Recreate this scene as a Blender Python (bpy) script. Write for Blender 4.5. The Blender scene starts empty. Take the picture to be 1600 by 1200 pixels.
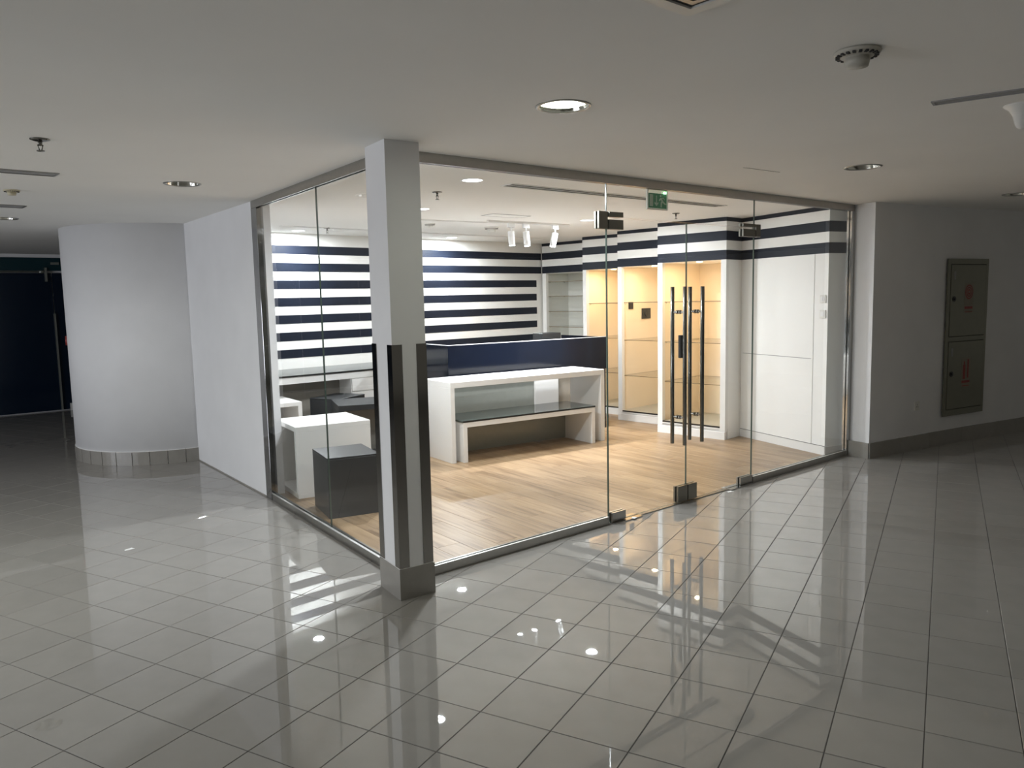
import bpy, bmesh, math, random
from mathutils import Vector, Matrix
random.seed(7)
S = bpy.context.scene
COL = S.collection
PI = math.pi

# ------------------------------------------------------------------ camera
CX, CY, CZ = -2.3225, -3.8339, 1.75
YAW, PITCH, ROLL, FPX = 0.8748, 0.1090, -0.0213, 1225.23
fw = Vector((math.cos(YAW)*math.cos(PITCH), math.sin(YAW)*math.cos(PITCH), -math.sin(PITCH)))
r0 = Vector((math.sin(YAW), -math.cos(YAW), 0)); u0 = r0.cross(fw)
rt = math.cos(ROLL)*r0 + math.sin(ROLL)*u0
up = -math.sin(ROLL)*r0 + math.cos(ROLL)*u0
cam = bpy.data.objects.new('camera', bpy.data.cameras.new('camera'))
COL.objects.link(cam)
cam.matrix_world = Matrix(((rt.x, up.x, -fw.x, CX), (rt.y, up.y, -fw.y, CY), (rt.z, up.z, -fw.z, CZ), (0, 0, 0, 1)))
cam.data.sensor_width = 36.0
cam.data.lens = 36.0*FPX/1600
cam.data.clip_start = 0.05
S.camera = cam

def px(P):
    d = Vector(P) - Vector((CX, CY, CZ)); w = d.dot(fw)
    if w < 0.2: return None
    return 800 + FPX*d.dot(rt)/w, 600 - FPX*d.dot(up)/w

# ------------------------------------------------------------------ world, lights, exposure
S.view_settings.view_transform = 'Standard'
S.view_settings.look = 'None'
S.view_settings.exposure = 0.75
S.cycles.diffuse_bounces = 8
S.cycles.transparent_max_bounces = 24
S.view_settings.gamma = 1.0
S.view_settings.use_curve_mapping = False
W = bpy.data.worlds.new('world'); S.world = W; W.use_nodes = True
W.node_tree.nodes['Background'].inputs[0].default_value = (0.93, 0.90, 0.79, 1)
W.node_tree.nodes['Background'].inputs[1].default_value = 0.085

def light(name, kind, loc, power, color=(1, 1, 1), aim=(0, 0, -1), **kw):
    L = bpy.data.lights.new(name, kind); L.energy = power; L.color = color
    for k, v in kw.items(): setattr(L, k, v)
    o = bpy.data.objects.new(name, L); COL.objects.link(o); o.location = loc
    o.rotation_euler = Vector(aim).to_track_quat('-Z', 'Y').to_euler()
    return o
# cool daylight reaching the corridor from the open atrium off to the left
light('atrium_daylight', 'AREA', (-9.5, 3.3, 1.0), 135, (0.86, 0.90, 1.0), (1, -0.1, -0.02), shape='RECTANGLE', size=6.2, size_y=1.5)

# ------------------------------------------------------------------ materials
def mat(name, col=(.8, .8, .8), rough=.5, metal=0.0, spec=.5, noise=0.0, nscale=20, bump=0.0, bscale=80, emit=None, es=0, stretch=None, obj_rand=0.0):
    m = bpy.data.materials.new(name); m.use_nodes = True
    nt = m.node_tree; b = nt.nodes['Principled BSDF']
    b.inputs['Base Color'].default_value = (*col, 1); b.inputs['Roughness'].default_value = rough
    b.inputs['Metallic'].default_value = metal; b.inputs['Specular IOR Level'].default_value = spec
    if emit:
        b.inputs['Emission Color'].default_value = (*emit, 1); b.inputs['Emission Strength'].default_value = es
    if noise or bump or obj_rand:
        tc = nt.nodes.new('ShaderNodeTexCoord'); mp = nt.nodes.new('ShaderNodeMapping')
        nt.links.new(tc.outputs['Object'], mp.inputs['Vector'])
        if stretch: mp.inputs['Scale'].default_value = stretch
    if noise or obj_rand:
        val = None
        if noise:
            n = nt.nodes.new('ShaderNodeTexNoise'); n.inputs['Scale'].default_value = nscale; n.inputs['Detail'].default_value = 5
            nt.links.new(mp.outputs[0], n.inputs['Vector'])
            mr = nt.nodes.new('ShaderNodeMapRange'); mr.inputs['From Min'].default_value = .25; mr.inputs['From Max'].default_value = .75
            mr.inputs['To Min'].default_value = 1-noise; mr.inputs['To Max'].default_value = 1+noise*.6
            nt.links.new(n.outputs['Fac'], mr.inputs['Value']); val = mr.outputs[0]
        if obj_rand:
            oi = nt.nodes.new('ShaderNodeObjectInfo'); m2 = nt.nodes.new('ShaderNodeMapRange')
            m2.inputs['To Min'].default_value = 1-obj_rand; m2.inputs['To Max'].default_value = 1+obj_rand
            nt.links.new(oi.outputs['Random'], m2.inputs['Value'])
            if val is None: val = m2.outputs[0]
            else:
                mu = nt.nodes.new('ShaderNodeMath'); mu.operation = 'MULTIPLY'
                nt.links.new(val, mu.inputs[0]); nt.links.new(m2.outputs[0], mu.inputs[1]); val = mu.outputs[0]
        vm = nt.nodes.new('ShaderNodeVectorMath'); vm.operation = 'SCALE'; vm.inputs[0].default_value = col
        nt.links.new(val, vm.inputs['Scale']); nt.links.new(vm.outputs[0], b.inputs['Base Color'])
    if bump:
        n2 = nt.nodes.new('ShaderNodeTexNoise'); n2.inputs['Scale'].default_value = bscale; n2.inputs['Detail'].default_value = 3
        nt.links.new(mp.outputs[0], n2.inputs['Vector'])
        bp = nt.nodes.new('ShaderNodeBump'); bp.inputs['Strength'].default_value = bump; bp.inputs['Distance'].default_value = .004
        nt.links.new(n2.outputs['Fac'], bp.inputs['Height']); nt.links.new(bp.outputs[0], b.inputs['Normal'])
    return m

def glass_mat(name, tint=(.975, .987, .98), ior=1.5, dirt=0.0):
    m = bpy.data.materials.new(name); m.use_nodes = True; nt = m.node_tree; nt.nodes.clear()
    out = nt.nodes.new('ShaderNodeOutputMaterial'); mix = nt.nodes.new('ShaderNodeMixShader')
    tr = nt.nodes.new('ShaderNodeBsdfTransparent'); tr.inputs[0].default_value = (*tint, 1)
    gl = nt.nodes.new('ShaderNodeBsdfGlossy'); gl.inputs['Roughness'].default_value = 0.0
    fr = nt.nodes.new('ShaderNodeFresnel'); fr.inputs['IOR'].default_value = ior
    ge = nt.nodes.new('ShaderNodeNewGeometry')
    # a thin solid pane: reflect at the face the ray enters by, with both faces' share there
    inv = nt.nodes.new('ShaderNodeMath'); inv.operation = 'SUBTRACT'; inv.inputs[0].default_value = 1.0
    nt.links.new(ge.outputs['Backfacing'], inv.inputs[1])
    mu = nt.nodes.new('ShaderNodeMath'); mu.operation = 'MULTIPLY'
    nt.links.new(fr.outputs[0], mu.inputs[0]); nt.links.new(inv.outputs[0], mu.inputs[1])
    m2 = nt.nodes.new('ShaderNodeMath'); m2.operation = 'MULTIPLY'; m2.inputs[1].default_value = 1.15; m2.use_clamp = True
    nt.links.new(mu.outputs[0], m2.inputs[0])
    nt.links.new(m2.outputs[0], mix.inputs[0]); nt.links.new(tr.outputs[0], mix.inputs[1]); nt.links.new(gl.outputs[0], mix.inputs[2])
    last = mix
    if dirt:
        df = nt.nodes.new('ShaderNodeBsdfDiffuse'); df.inputs[0].default_value = (.8, .82, .85, 1)
        tc = nt.nodes.new('ShaderNodeTexCoord'); n = nt.nodes.new('ShaderNodeTexNoise'); n.inputs['Scale'].default_value = 3; n.inputs['Detail'].default_value = 8
        nt.links.new(tc.outputs['Object'], n.inputs['Vector'])
        mr = nt.nodes.new('ShaderNodeMapRange'); mr.inputs['From Min'].default_value = .55; mr.inputs['From Max'].default_value = .9; mr.inputs['To Max'].default_value = dirt
        nt.links.new(n.outputs['Fac'], mr.inputs['Value'])
        mx = nt.nodes.new('ShaderNodeMixShader'); nt.links.new(mr.outputs[0], mx.inputs[0]); nt.links.new(mix.outputs[0], mx.inputs[1]); nt.links.new(df.outputs[0], mx.inputs[2]); last = mx
    nt.links.new(last.outputs[0], out.inputs[0])
    return m

M = {}
M['wall'] = mat('wall_paint', (.82, .82, .83), .6, noise=.04, nscale=2.5, bump=.05, bscale=150)
M['ceiling'] = mat('ceiling_paint', (.87, .86, .83), .75, noise=.03, nscale=1.2)
M['wall_in'] = mat('shop_wall_paint', (.89, .885, .86), .5, noise=.02, nscale=3)
M['navy'] = mat('navy_stripe_paint', (.010, .014, .026), .5, spec=.2, noise=.2, nscale=9)
M['tile'] = mat('polished_floor_tile', (.32, .305, .283), .010, spec=1.0, noise=.05, nscale=6, obj_rand=.035)
M['grout'] = mat('tile_grout', (.055, .05, .045), .8)
M['skirt'] = mat('skirting_tile', (.30, .285, .26), .22, noise=.06, nscale=12, obj_rand=.05)
M['steel'] = mat('brushed_steel', (.42, .41, .39), .28, 1.0, noise=.05, nscale=30)
M['guard_steel'] = mat('dark_polished_guard', (.26, .25, .235), .13, 1.0)
M['bright_strip'] = mat('bright_channel_lip', (.72, .72, .70), .35, .6)
M['jamb'] = mat('dark_chrome', (.33, .33, .33), .08, 1.0)
M['chrome'] = mat('polished_chrome', (.62, .62, .61), .06, 1.0)
M['dark_steel'] = mat('dark_handle_steel', (.20, .195, .18), .22, 1.0)
M['fitting'] = mat('satin_fitting_steel', (.26, .25, .22), .35, 1.0)
M['glass'] = glass_mat('clear_pane', dirt=.012)
M['glass_edge'] = mat('glass_edge_green', (.08, .11, .09), .25)
M['counter_glass'] = mat('grey_counter_glass', (.14, .145, .14), .3, spec=.35)
M['shelf_glass'] = glass_mat('shelf_glass', (.975, .98, .965))
M['shelf_edge'] = mat('shelf_glass_edge', (.20, .15, .08), .2)
M['white'] = mat('white_laminate', (.82, .81, .79), .35, noise=.02, nscale=5)
M['white_gloss'] = mat('white_gloss', (.85, .85, .85), .2)
M['cream'] = mat('cream_inside', (.62, .58, .48), .5)
M['black'] = mat('black_laminate', (.018, .020, .022), .38, noise=.15, nscale=15)
M['black_glass'] = mat('black_back_painted_glass', (.004, .006, .013), .10, spec=.22)
M['green_glass'] = mat('grey_green_glass', (.055, .075, .068), .05, spec=.8)
M['grey_lam'] = mat('grey_laminate', (.30, .28, .245), .4, noise=.1, nscale=6, stretch=(1, 1, 6))
M['green_grey'] = mat('grey_green_panel', (.27, .28, .25), .12, noise=.05)
M['niche'] = mat('niche_glow_paint', (.86, .75, .60), .5, noise=.04, nscale=3)  # paint tinted orange to carry the warm glow of the alcove lamps
M['niche_floor'] = mat('niche_floor', (.38, .37, .32), .3)
M['niche_grey'] = mat('alcove_paint', (.72, .72, .69), .5)
M['black_edge'] = mat('black_edge_strip', (.012, .012, .012), .4)
M['plastic'] = mat('white_plastic', (.75, .74, .70), .4)
M['dull_plastic'] = mat('dull_plastic', (.50, .48, .42), .45)
M['old_plastic'] = mat('yellowed_plastic', (.60, .55, .40), .45)
M['dark'] = mat('dark_slot', (.03, .03, .03), .7)
M['grey_slot'] = mat('grey_slot', (.30, .30, .30), .6)
M['cabinet'] = mat('grey_cabinet_steel', (.19, .19, .145), .3, .25, noise=.06, nscale=8)
M['cab_dark'] = mat('cabinet_gap', (.05, .05, .04), .7)
M['red'] = mat('red_print', (.27, .035, .028), .5)
M['sticker'] = mat('pale_sticker', (.24, .21, .16), .5)
M['green'] = mat('exit_green', (.045, .17, .095), .3, emit=(.05, .30, .15), es=.05)
M['exit_white'] = mat('exit_pictogram', (.45, .52, .45), .4)
M['acrylic'] = glass_mat('acrylic', (.90, .93, .90))
M['led_green'] = mat('led_green', (.2, 1, .4), .5, emit=(.35, 1, .5), es=6)
M['lamp_cool'] = mat('lamp_disc_cool', (1, 1, 1), .5, emit=(.93, .96, 1.0), es=9)
M['lamp_green'] = mat('lamp_disc_pale_green', (1, 1, 1), .5, emit=(.93, 1.0, .80), es=5)
M['lamp_warm'] = mat('lamp_disc_warm', (1, 1, 1), .5, emit=(1, .80, .48), es=12)
M['spot_lens'] = mat('spot_lens', (1, 1, 1), .5, emit=(.93, .97, 1.0), es=14)
M['reflector'] = mat('lamp_reflector', (.75, .74, .68), .10, 1.0)
M['blue_glass'] = mat('dark_blue_glass', (.004, .012, .028), .08, spec=.5)
M['teal_glass'] = mat('dark_teal_header', (.006, .035, .045), .12)
M['pale_metal'] = mat('pale_metal_edge', (.35, .37, .34), .35, .7)
M['concrete'] = mat('slab', (.3, .3, .29), .8)
M['paper'] = mat('paper_scrap', (.85, .85, .85), .7)

# laminate planks: long grain along local Y
PA_ = math.radians(87.0)
def plank_mat():
    m = bpy.data.materials.new('oak_laminate'); m.use_nodes = True; nt = m.node_tree; b = nt.nodes['Principled BSDF']
    tc = nt.nodes.new('ShaderNodeTexCoord'); oi = nt.nodes.new('ShaderNodeObjectInfo')
    ad = nt.nodes.new('ShaderNodeVectorMath'); ad.operation = 'MULTIPLY_ADD'
    sc = nt.nodes.new('ShaderNodeVectorMath'); sc.operation = 'SCALE'; sc.inputs[0].default_value = (37, 91, 0)
    nt.links.new(oi.outputs['Random'], sc.inputs['Scale'])
    ad.inputs[1].default_value = (1, 1, 1); nt.links.new(tc.outputs['Object'], ad.inputs[0]); nt.links.new(sc.outputs[0], ad.inputs[2])
    rot = nt.nodes.new('ShaderNodeMapping'); rot.inputs['Rotation'].default_value = (0, 0, -PA_); nt.links.new(ad.outputs[0], rot.inputs['Vector'])
    mp = nt.nodes.new('ShaderNodeMapping'); mp.inputs['Scale'].default_value = (1.9, 34, 1); nt.links.new(rot.outputs[0], mp.inputs['Vector'])
    n = nt.nodes.new('ShaderNodeTexNoise'); n.inputs['Scale'].default_value = 1.0; n.inputs['Detail'].default_value = 8; n.inputs['Distortion'].default_value = .6
    nt.links.new(mp.outputs[0], n.inputs['Vector'])
    mp2 = nt.nodes.new('ShaderNodeMapping'); mp2.inputs['Scale'].default_value = (.9, 7, 1); nt.links.new(rot.outputs[0], mp2.inputs['Vector'])
    n2 = nt.nodes.new('ShaderNodeTexNoise'); n2.inputs['Scale'].default_value = 1.0; n2.inputs['Detail'].default_value = 3
    nt.links.new(mp2.outputs[0], n2.inputs['Vector'])
    am = nt.nodes.new('ShaderNodeMath'); am.operation = 'ADD'; nt.links.new(n.outputs['Fac'], am.inputs[0]); nt.links.new(n2.outputs['Fac'], am.inputs[1])
    hf = nt.nodes.new('ShaderNodeMath'); hf.operation = 'MULTIPLY'; hf.inputs[1].default_value = .5; nt.links.new(am.outputs[0], hf.inputs[0])
    cr = nt.nodes.new('ShaderNodeValToRGB'); e = cr.color_ramp.elements
    e[0].position = .38; e[0].color = (.175, .108, .056, 1); e[1].position = .60; e[1].color = (.35, .243, .142, 1)
    x = e.new(.48); x.color = (.275, .183, .104, 1)
    nt.links.new(hf.outputs[0], cr.inputs[0])
    mr = nt.nodes.new('ShaderNodeMapRange'); mr.inputs['To Min'].default_value = .88; mr.inputs['To Max'].default_value = 1.10; nt.links.new(oi.outputs['Random'], mr.inputs['Value'])
    vm = nt.nodes.new('ShaderNodeVectorMath'); vm.operation = 'SCALE'; nt.links.new(cr.outputs[0], vm.inputs[0]); nt.links.new(mr.outputs[0], vm.inputs['Scale'])
    nt.links.new(vm.outputs[0], b.inputs['Base Color']); b.inputs['Roughness'].default_value = .36
    return m
M['plank'] = plank_mat()

# ------------------------------------------------------------------ mesh helpers
class MB:
    def __init__(s): s.bm = bmesh.new(); s.ms = []
    def slot(s, m):
        if m not in s.ms: s.ms.append(m)
        return s.ms.index(m)
    def prism(s, poly, z0, z1, m=None, cap_m=None):
        a = sum(poly[i][0]*poly[(i+1) % len(poly)][1]-poly[(i+1) % len(poly)][0]*poly[i][1] for i in range(len(poly)))
        if a < 0: poly = poly[::-1]
        lo = [s.bm.verts.new((x, y, z0)) for x, y in poly]; hi = [s.bm.verts.new((x, y, z1)) for x, y in poly]
        fs = [s.bm.faces.new(lo[::-1]), s.bm.faces.new(hi)]
        n = len(poly)
        for i in range(n): fs.append(s.bm.faces.new((lo[i], lo[(i+1) % n], hi[(i+1) % n], hi[i])))
        if m:
            k = s.slot(m)
            for f in fs: f.material_index = k
        return fs
    def box(s, x0, x1, y0, y1, z0, z1, m=None):
        return s.prism([(x0, y0), (x1, y0), (x1, y1), (x0, y1)], z0, z1, m)
    def cyl(s, p0, p1, r, n=16, r2=None, m=None, smooth=True):
        p0, p1 = Vector(p0), Vector(p1); r2 = r if r2 is None else r2
        ax = (p1-p0).normalized(); t = Vector((0, 0, 1)) if abs(ax.z) < .9 else Vector((1, 0, 0))
        a = ax.cross(t).normalized(); b = ax.cross(a)
        A = [s.bm.verts.new(p0+(a*math.cos(2*PI*i/n)+b*math.sin(2*PI*i/n))*r) for i in range(n)]
        B = [s.bm.verts.new(p1+(a*math.cos(2*PI*i/n)+b*math.sin(2*PI*i/n))*r2) for i in range(n)]
        fs = [s.bm.faces.new(A[::-1]), s.bm.faces.new(B)]
        for i in range(n):
            f = s.bm.faces.new((A[i], A[(i+1) % n], B[(i+1) % n], B[i])); f.smooth = smooth; fs.append(f)
        if m:
            k = s.slot(m)
            for f in fs: f.material_index = k
        bmesh.ops.recalc_face_normals(s.bm, faces=fs)
    def lathe(s, c, prof, n=32, m=None, smooth=True, close=False):
        rings = []
        for r, z in prof:
            if r < 1e-6: rings.append([s.bm.verts.new((c[0], c[1], c[2]+z))])
            else: rings.append([s.bm.verts.new((c[0]+r*math.cos(2*PI*i/n), c[1]+r*math.sin(2*PI*i/n), c[2]+z)) for i in range(n)])
        fs = []
        pairs = list(zip(rings, rings[1:])) + ([(rings[-1], rings[0])] if close else [])
        for A, B in pairs:
            for i in range(n):
                j = (i+1) % n
                if len(A) == 1: vs = (A[0], B[j], B[i])
                elif len(B) == 1: vs = (A[i], A[j], B[0])
                else: vs = (A[i], A[j], B[j], B[i])
                f = s.bm.faces.new(vs); f.smooth = smooth; fs.append(f)
        bmesh.ops.recalc_face_normals(s.bm, faces=fs)
        if m:
            k = s.slot(m)
            for f in fs: f.material_index = k
    def bevel(s, w=.003):
        bmesh.ops.bevel(s.bm, geom=list(s.bm.edges), offset=w, segments=1, affect='EDGES', clamp_overlap=True)
        return s
    def build(s, name, m, parent=None, origin=None):
        me = bpy.data.meshes.new(name)
        if origin is None: origin = parent['_o'] if parent and '_o' in parent else None
        if origin is None:
            xs = [v.co for v in s.bm.verts]
            origin = ((min(v.x for v in xs)+max(v.x for v in xs))/2, (min(v.y for v in xs)+max(v.y for v in xs))/2, min(v.z for v in xs))
        origin = Vector(origin)
        for v in s.bm.verts: v.co -= origin
        s.bm.to_mesh(me); s.bm.free()
        mats = s.ms or [m]
        for k in mats: me.materials.append(M[k])
        o = bpy.data.objects.new(name, me); COL.objects.link(o)
        if parent:
            o.parent = parent; o.location = origin - wloc(parent)
        else: o.location = origin
        return o
def wloc(o):
    v = Vector(o.location)
    while o.parent: o = o.parent; v += o.location
    return v
def tag(o, label=None, cat=None, group=None, kind=None):
    if label: o['label'] = label
    if cat: o['category'] = cat
    if group: o['group'] = group
    if kind: o['kind'] = kind
    return o
def empty(name, loc, label=None, cat=None, group=None, kind=None):
    o = bpy.data.objects.new(name, None); COL.objects.link(o); o.location = loc; o.empty_display_size = .1
    return tag(o, label, cat, group, kind)
def copy_tree(o, parent=None):
    c = o.copy(); COL.objects.link(c)
    if parent: c.parent = parent
    for ch in list(o.children): copy_tree(ch, c)
    return c
def BOX(name, m, parent, x0, x1, y0, y1, z0, z1, bev=0.0):
    b = MB(); b.box(x0, x1, y0, y1, z0, z1)
    if bev: b.bevel(bev)
    return b.build(name, m, parent)
def PR(name, m, parent, poly, z0, z1, bev=0.0):
    b = MB(); b.prism(poly, z0, z1)
    if bev: b.bevel(bev)
    return b.build(name, m, parent)
def frame(o, ang):
    """local -> world 2D"""
    c, s = math.cos(ang), math.sin(ang)
    return lambda x, y: (o[0]+x*c-y*s, o[1]+x*s+y*c)
def LB(name, m, parent, T, x0, x1, y0, y1, z0, z1, bev=0.0):
    return PR(name, m, parent, [T(x0, y0), T(x1, y0), T(x1, y1), T(x0, y1)], z0, z1, bev)
def clip(poly, planes):
    for (a, b, c) in planes:     # keep a*x+b*y+c>=0
        out = []
        for i in range(len(poly)):
            P, Q = poly[i], poly[(i+1) % len(poly)]
            dp, dq = a*P[0]+b*P[1]+c, a*Q[0]+b*Q[1]+c
            if dp >= 0: out.append(P)
            if dp*dq < 0:
                t = dp/(dp-dq); out.append((P[0]+t*(Q[0]-P[0]), P[1]+t*(Q[1]-P[1])))
        poly = out
        if len(poly) < 3: return []
    return poly

ZC = 2.638                       # ceiling height
FY = 0.219                       # outer face of the front glazing line
def LX(y): return 0.21 + (y-0.55)*(0.22/2.43)     # left glazing line
LA = math.atan2(2.43, 0.22)      # its direction

# ------------------------------------------------------------------ mall floor: tiles
fl = empty('floor', (0, 0, 0), 'grey polished tile floor of the mall corridor around the glazed shop', 'floor', kind='structure')
fb = MB(); fb.box(-11, 13, -9, 15, -.06, -.0022); g = fb.build('grout_bed', 'grout', fl)
TO, TA, TS = (-0.7241, -1.4130), -1.2017, 0.3327
ca, sa = math.cos(TA), math.sin(TA)
def tpt(i, j): return (TO[0]+TS*(i*ca-j*sa), TO[1]+TS*(i*sa+j*ca))
tb = MB(); h = TS/2 - .0017
tb.prism([(-h, -h), (h, -h), (h, h), (-h, h)], -.012, 0)
for e in [e for e in tb.bm.edges if all(v.co.z > -.001 for v in e.verts)]: pass
bmesh.ops.bevel(tb.bm, geom=[e for e in tb.bm.edges if all(v.co.z > -.001 for v in e.verts)], offset=.0015, segments=1, affect='EDGES')
tile_me = bpy.data.meshes.new('floor_tile'); tb.bm.to_mesh(tile_me); tile_me.materials.append(M['tile'])
def in_shop(x, y): return y > FY+.03 and x > LX(y)+.03 and y < 6.2 and x < 8
tiles = []
for i in range(-60, 60):
    for j in range(-60, 60):
        cs = [tpt(i+a, j+b) for a, b in ((0, 0), (1, 0), (1, 1), (0, 1))]
        cx, cy = tpt(i+.5, j+.5)
        if not (-9 < cx < 11 and -7 < cy < 13): continue
        if all(in_shop(*c) for c in cs): continue
        if math.hypot(cx-.6, cy-6.22) < .8: continue
        if cx > 6 and cy > .6: continue
        ps = [px((c[0], c[1], 0)) for c in cs]
        vis = 0
        if all(ps):
            a = abs(sum(ps[k][0]*ps[(k+1) % 4][1]-ps[(k+1) % 4][0]*ps[k][1] for k in range(4)))/2
            if any(0 <= q[0] <= 1600 and 0 <= q[1] <= 1200 for q in ps): vis = a
        tiles.append((vis, cx, cy))
tiles.sort(reverse=True)
for k, (v, x, y) in enumerate(tiles[:295]):
    o = bpy.data.objects.new('floor_tile', tile_me); COL.objects.link(o); o.parent = fl
    o.location = (x, y, random.uniform(-.0004, 0)); o.rotation_euler = (random.uniform(-.0004, .0004), random.uniform(-.0004, .0004), TA)
far = MB()
for v, x, y in tiles[295:]:
    T = frame((x, y), TA); far.prism([T(-h, -h), T(h, -h), T(h, h), T(-h, h)], -.012, 0)
o = far.build('far_tiles', 'tile', fl); o['kind'] = 'stuff'

# ------------------------------------------------------------------ shop floor: laminate planks
sf = empty('floor', (3, 3, 0), 'pale oak laminate plank floor inside the glazed shop', 'floor', kind='structure')
PA = math.radians(87.0); PW, PL = .192, 1.285
shop_poly_planes = [(0, 1, -(FY+.035)), (2.43, -.22, -(2.43*(LX(0)+.035))), (0, -1, 5.95), (-1, 0, 7.0)]
lb = MB(); lb.prism(clip([(-2, -2), (9, -2), (9, 9), (-2, 9)], shop_poly_planes), -.03, -.001); lb.build('underlay', 'grout', sf)
T = frame((0.3, 0.3), PA)
np_ = 0
for a in range(-40, 8):
    off = (a*0.43) % 1 * PL
    for b in range(-3, 8):
        x0, y0 = b*PL-off, a*PW
        poly = [T(x0+.0008, y0+.0008), T(x0+PL-.0008, y0+.0008), T(x0+PL-.0008, y0+PW-.0008), T(x0+.0008, y0+PW-.0008)]
        poly = clip(poly, shop_poly_planes)
        if len(poly) < 3: continue
        cx = sum(q[0] for q in poly)/len(poly); cy = sum(q[1] for q in poly)/len(poly)
        if cx > 6.6: continue
        mb = MB(); fs = mb.prism(poly, -.002, .006)
        bmesh.ops.bevel(mb.bm, geom=[e for e in mb.bm.edges if all(v.co.z > .005 for v in e.verts)], offset=.0012, segments=1, affect='EDGES')
        mb.build('floor_plank', 'plank', sf, origin=(cx, cy, 0)); np_ += 1

# ------------------------------------------------------------------ ceiling with round cut-outs
DL = [(0.313, -1.096), (-0.376, 2.228), (3.365, -1.03), (6.313, -1.095), (-1.097, 5.392), (-3.38, 2.25)]
def ceiling():
    bm = bmesh.new()
    def loop(pts):
        vs = [bm.verts.new((x, y, ZC)) for x, y in pts]
        return [bm.edges.new((vs[i], vs[(i+1) % len(vs)])) for i in range(len(vs))]
    es = loop([(-11, -9), (13, -9), (13, 15), (-11, 15)])
    for x, y in DL: es += loop([(x+.118*math.cos(2*PI*k/32), y+.118*math.sin(2*PI*k/32)) for k in range(32)])
    bmesh.ops.triangle_fill(bm, use_beauty=True, use_dissolve=False, edges=es)
    for f in bm.faces:
        if f.normal.z > 0: f.normal_flip()
    me = bpy.data.meshes.new('ceiling'); bm.to_mesh(me); bm.free(); me.materials.append(M['ceiling'])
    o = bpy.data.objects.new('ceiling', me); COL.objects.link(o)
    return tag(o, 'plain off-white plasterboard ceiling over the corridor and the shop', 'ceiling', kind='structure')
ce = ceiling()
cs_ = MB(); cs_.box(-11, 13, -9, 15, ZC+.2, ZC+.3); cs_.build('slab', 'concrete', ce)
ck = MB(); ck.prism([(2.62, -.530), (2.66, -.536), (3.05, -.556), (3.05, -.560), (2.66, -.541)], ZC-.0015, ZC-.0002); ck.build('crack', 'dark', ce)

# ------------------------------------------------------------------ mall walls
wl = empty('wall_left', (.5, 4, 0), 'white painted wall running back from the left end of the glazing', 'wall', kind='structure')
PR('wall_face', 'wall', wl, [(.432, 2.965), (.552, 5.17), (.60, 5.8), (.74, 5.8), (.60, 2.965)], 0, ZC)
PR('grey_sealant', 'skirt', wl, [(.425, 2.97), (.432, 2.97), (.552, 5.17), (.545, 5.17)], 0, .012)
CC, CR = (.6, 6.22), 1.06
wc = empty('wall_curve', (CC[0], CC[1], 0), 'curved white wall at the left, with grey skirting tiles at its foot', 'wall', kind='structure')
arc = [(CC[0]+CR*math.cos(a), CC[1]+CR*math.sin(a)) for a in [PI/2+k*PI/40 for k in range(41)]]
b = MB(); fs = b.prism([(q[0], q[1]) for q in arc], 0, ZC)
for f in fs:
    if abs(f.normal.z) < .5: f.smooth = False
o = b.build('wall_face', 'wall', wc)
for f in o.data.polygons: f.use_smooth = abs(f.normal.z) < .5
nsk = 18
for k in range(nsk):
    a0 = PI/2+PI*(nsk-1-k)/nsk+.004; a1 = PI/2+PI*(nsk-k)/nsk-.004
    pts = [(CC[0]+(CR+.012)*math.cos(a0+(a1-a0)*t/3), CC[1]+(CR+.012)*math.sin(a0+(a1-a0)*t/3)) for t in range(4)] + \
          [(CC[0]+(CR-.01)*math.cos(a1+(a0-a1)*t/3), CC[1]+(CR-.01)*math.sin(a1+(a0-a1)*t/3)) for t in range(4)]
    b = MB(); b.prism(pts, 0, .148); b.build('skirting_tile', 'skirt', wc, origin=(pts[0][0], pts[0][1], 0))
ring = MB(); ring.lathe((CC[0], CC[1], 0), [(CR-.01, .148), (CR+.006, .148), (CR+.006, .153), (CR-.01, .153)], n=80, close=True); ring.build('grout_line', 'white', wc)

# far end of the corridor: dark blue glazed shopfront
wf = empty('wall_far', (-3, 11.3, 0), 'dark wall closing the corridor behind the curved wall', 'wall', kind='structure')
BOX('wall_face', 'wall', wf, -9, 3, 11.36, 11.5, 0, ZC)
BOX('header_panel', 'wall', wf, -9, 3, 11.25, 11.36, 2.585, ZC)
d3 = empty('door_3', (-1.2, 11.3, 0), 'dark blue glass shopfront with a slim vertical edge at the far left', 'door', kind='structure')
for k in range(5): BOX('glass_panel', 'blue_glass', d3, .30-1.2*(k+1)+.004, .30-1.2*k-.004, 11.30, 11.312, .02, 2.33)
BOX('glass_panel', 'blue_glass', d3, .308, 1.3, 11.30, 11.312, .02, 2.33)
BOX('header_glass', 'teal_glass', d3, -6, 1.3, 11.30, 11.312, 2.37, 2.585)
b = MB(); b.cyl((-6, 11.27, 2.35), (.12, 11.27, 2.35), .012, 10); b.cyl((.12, 11.27, 2.35), (.19, 11.27, 2.35), .026, 12); b.build('sliding_rail', 'pale_metal', d3)
BOX('door_edge', 'pale_metal', d3, .285, .312, 11.26, 11.298, .02, 1.655)
BOX('hanger', 'pale_metal', d3, .20, .235, 11.262, 11.298, 2.19, 2.42)
BOX('pivot', 'pale_metal', d3, .30, .42, 11.262, 11.298, 2.47, 2.51)
BOX('floor_pivot', 'white', d3, .42, .50, 11.24, 11.298, 0, .12)
b = MB(); b.cyl((-.30, 6.72, 1.36), (-.40, 6.74, 1.36), .055, 20); o = b.build('alarm_call_point', 'red'); tag(o, 'small red alarm disc fixed on the far side of the curved wall', 'alarm')

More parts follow.
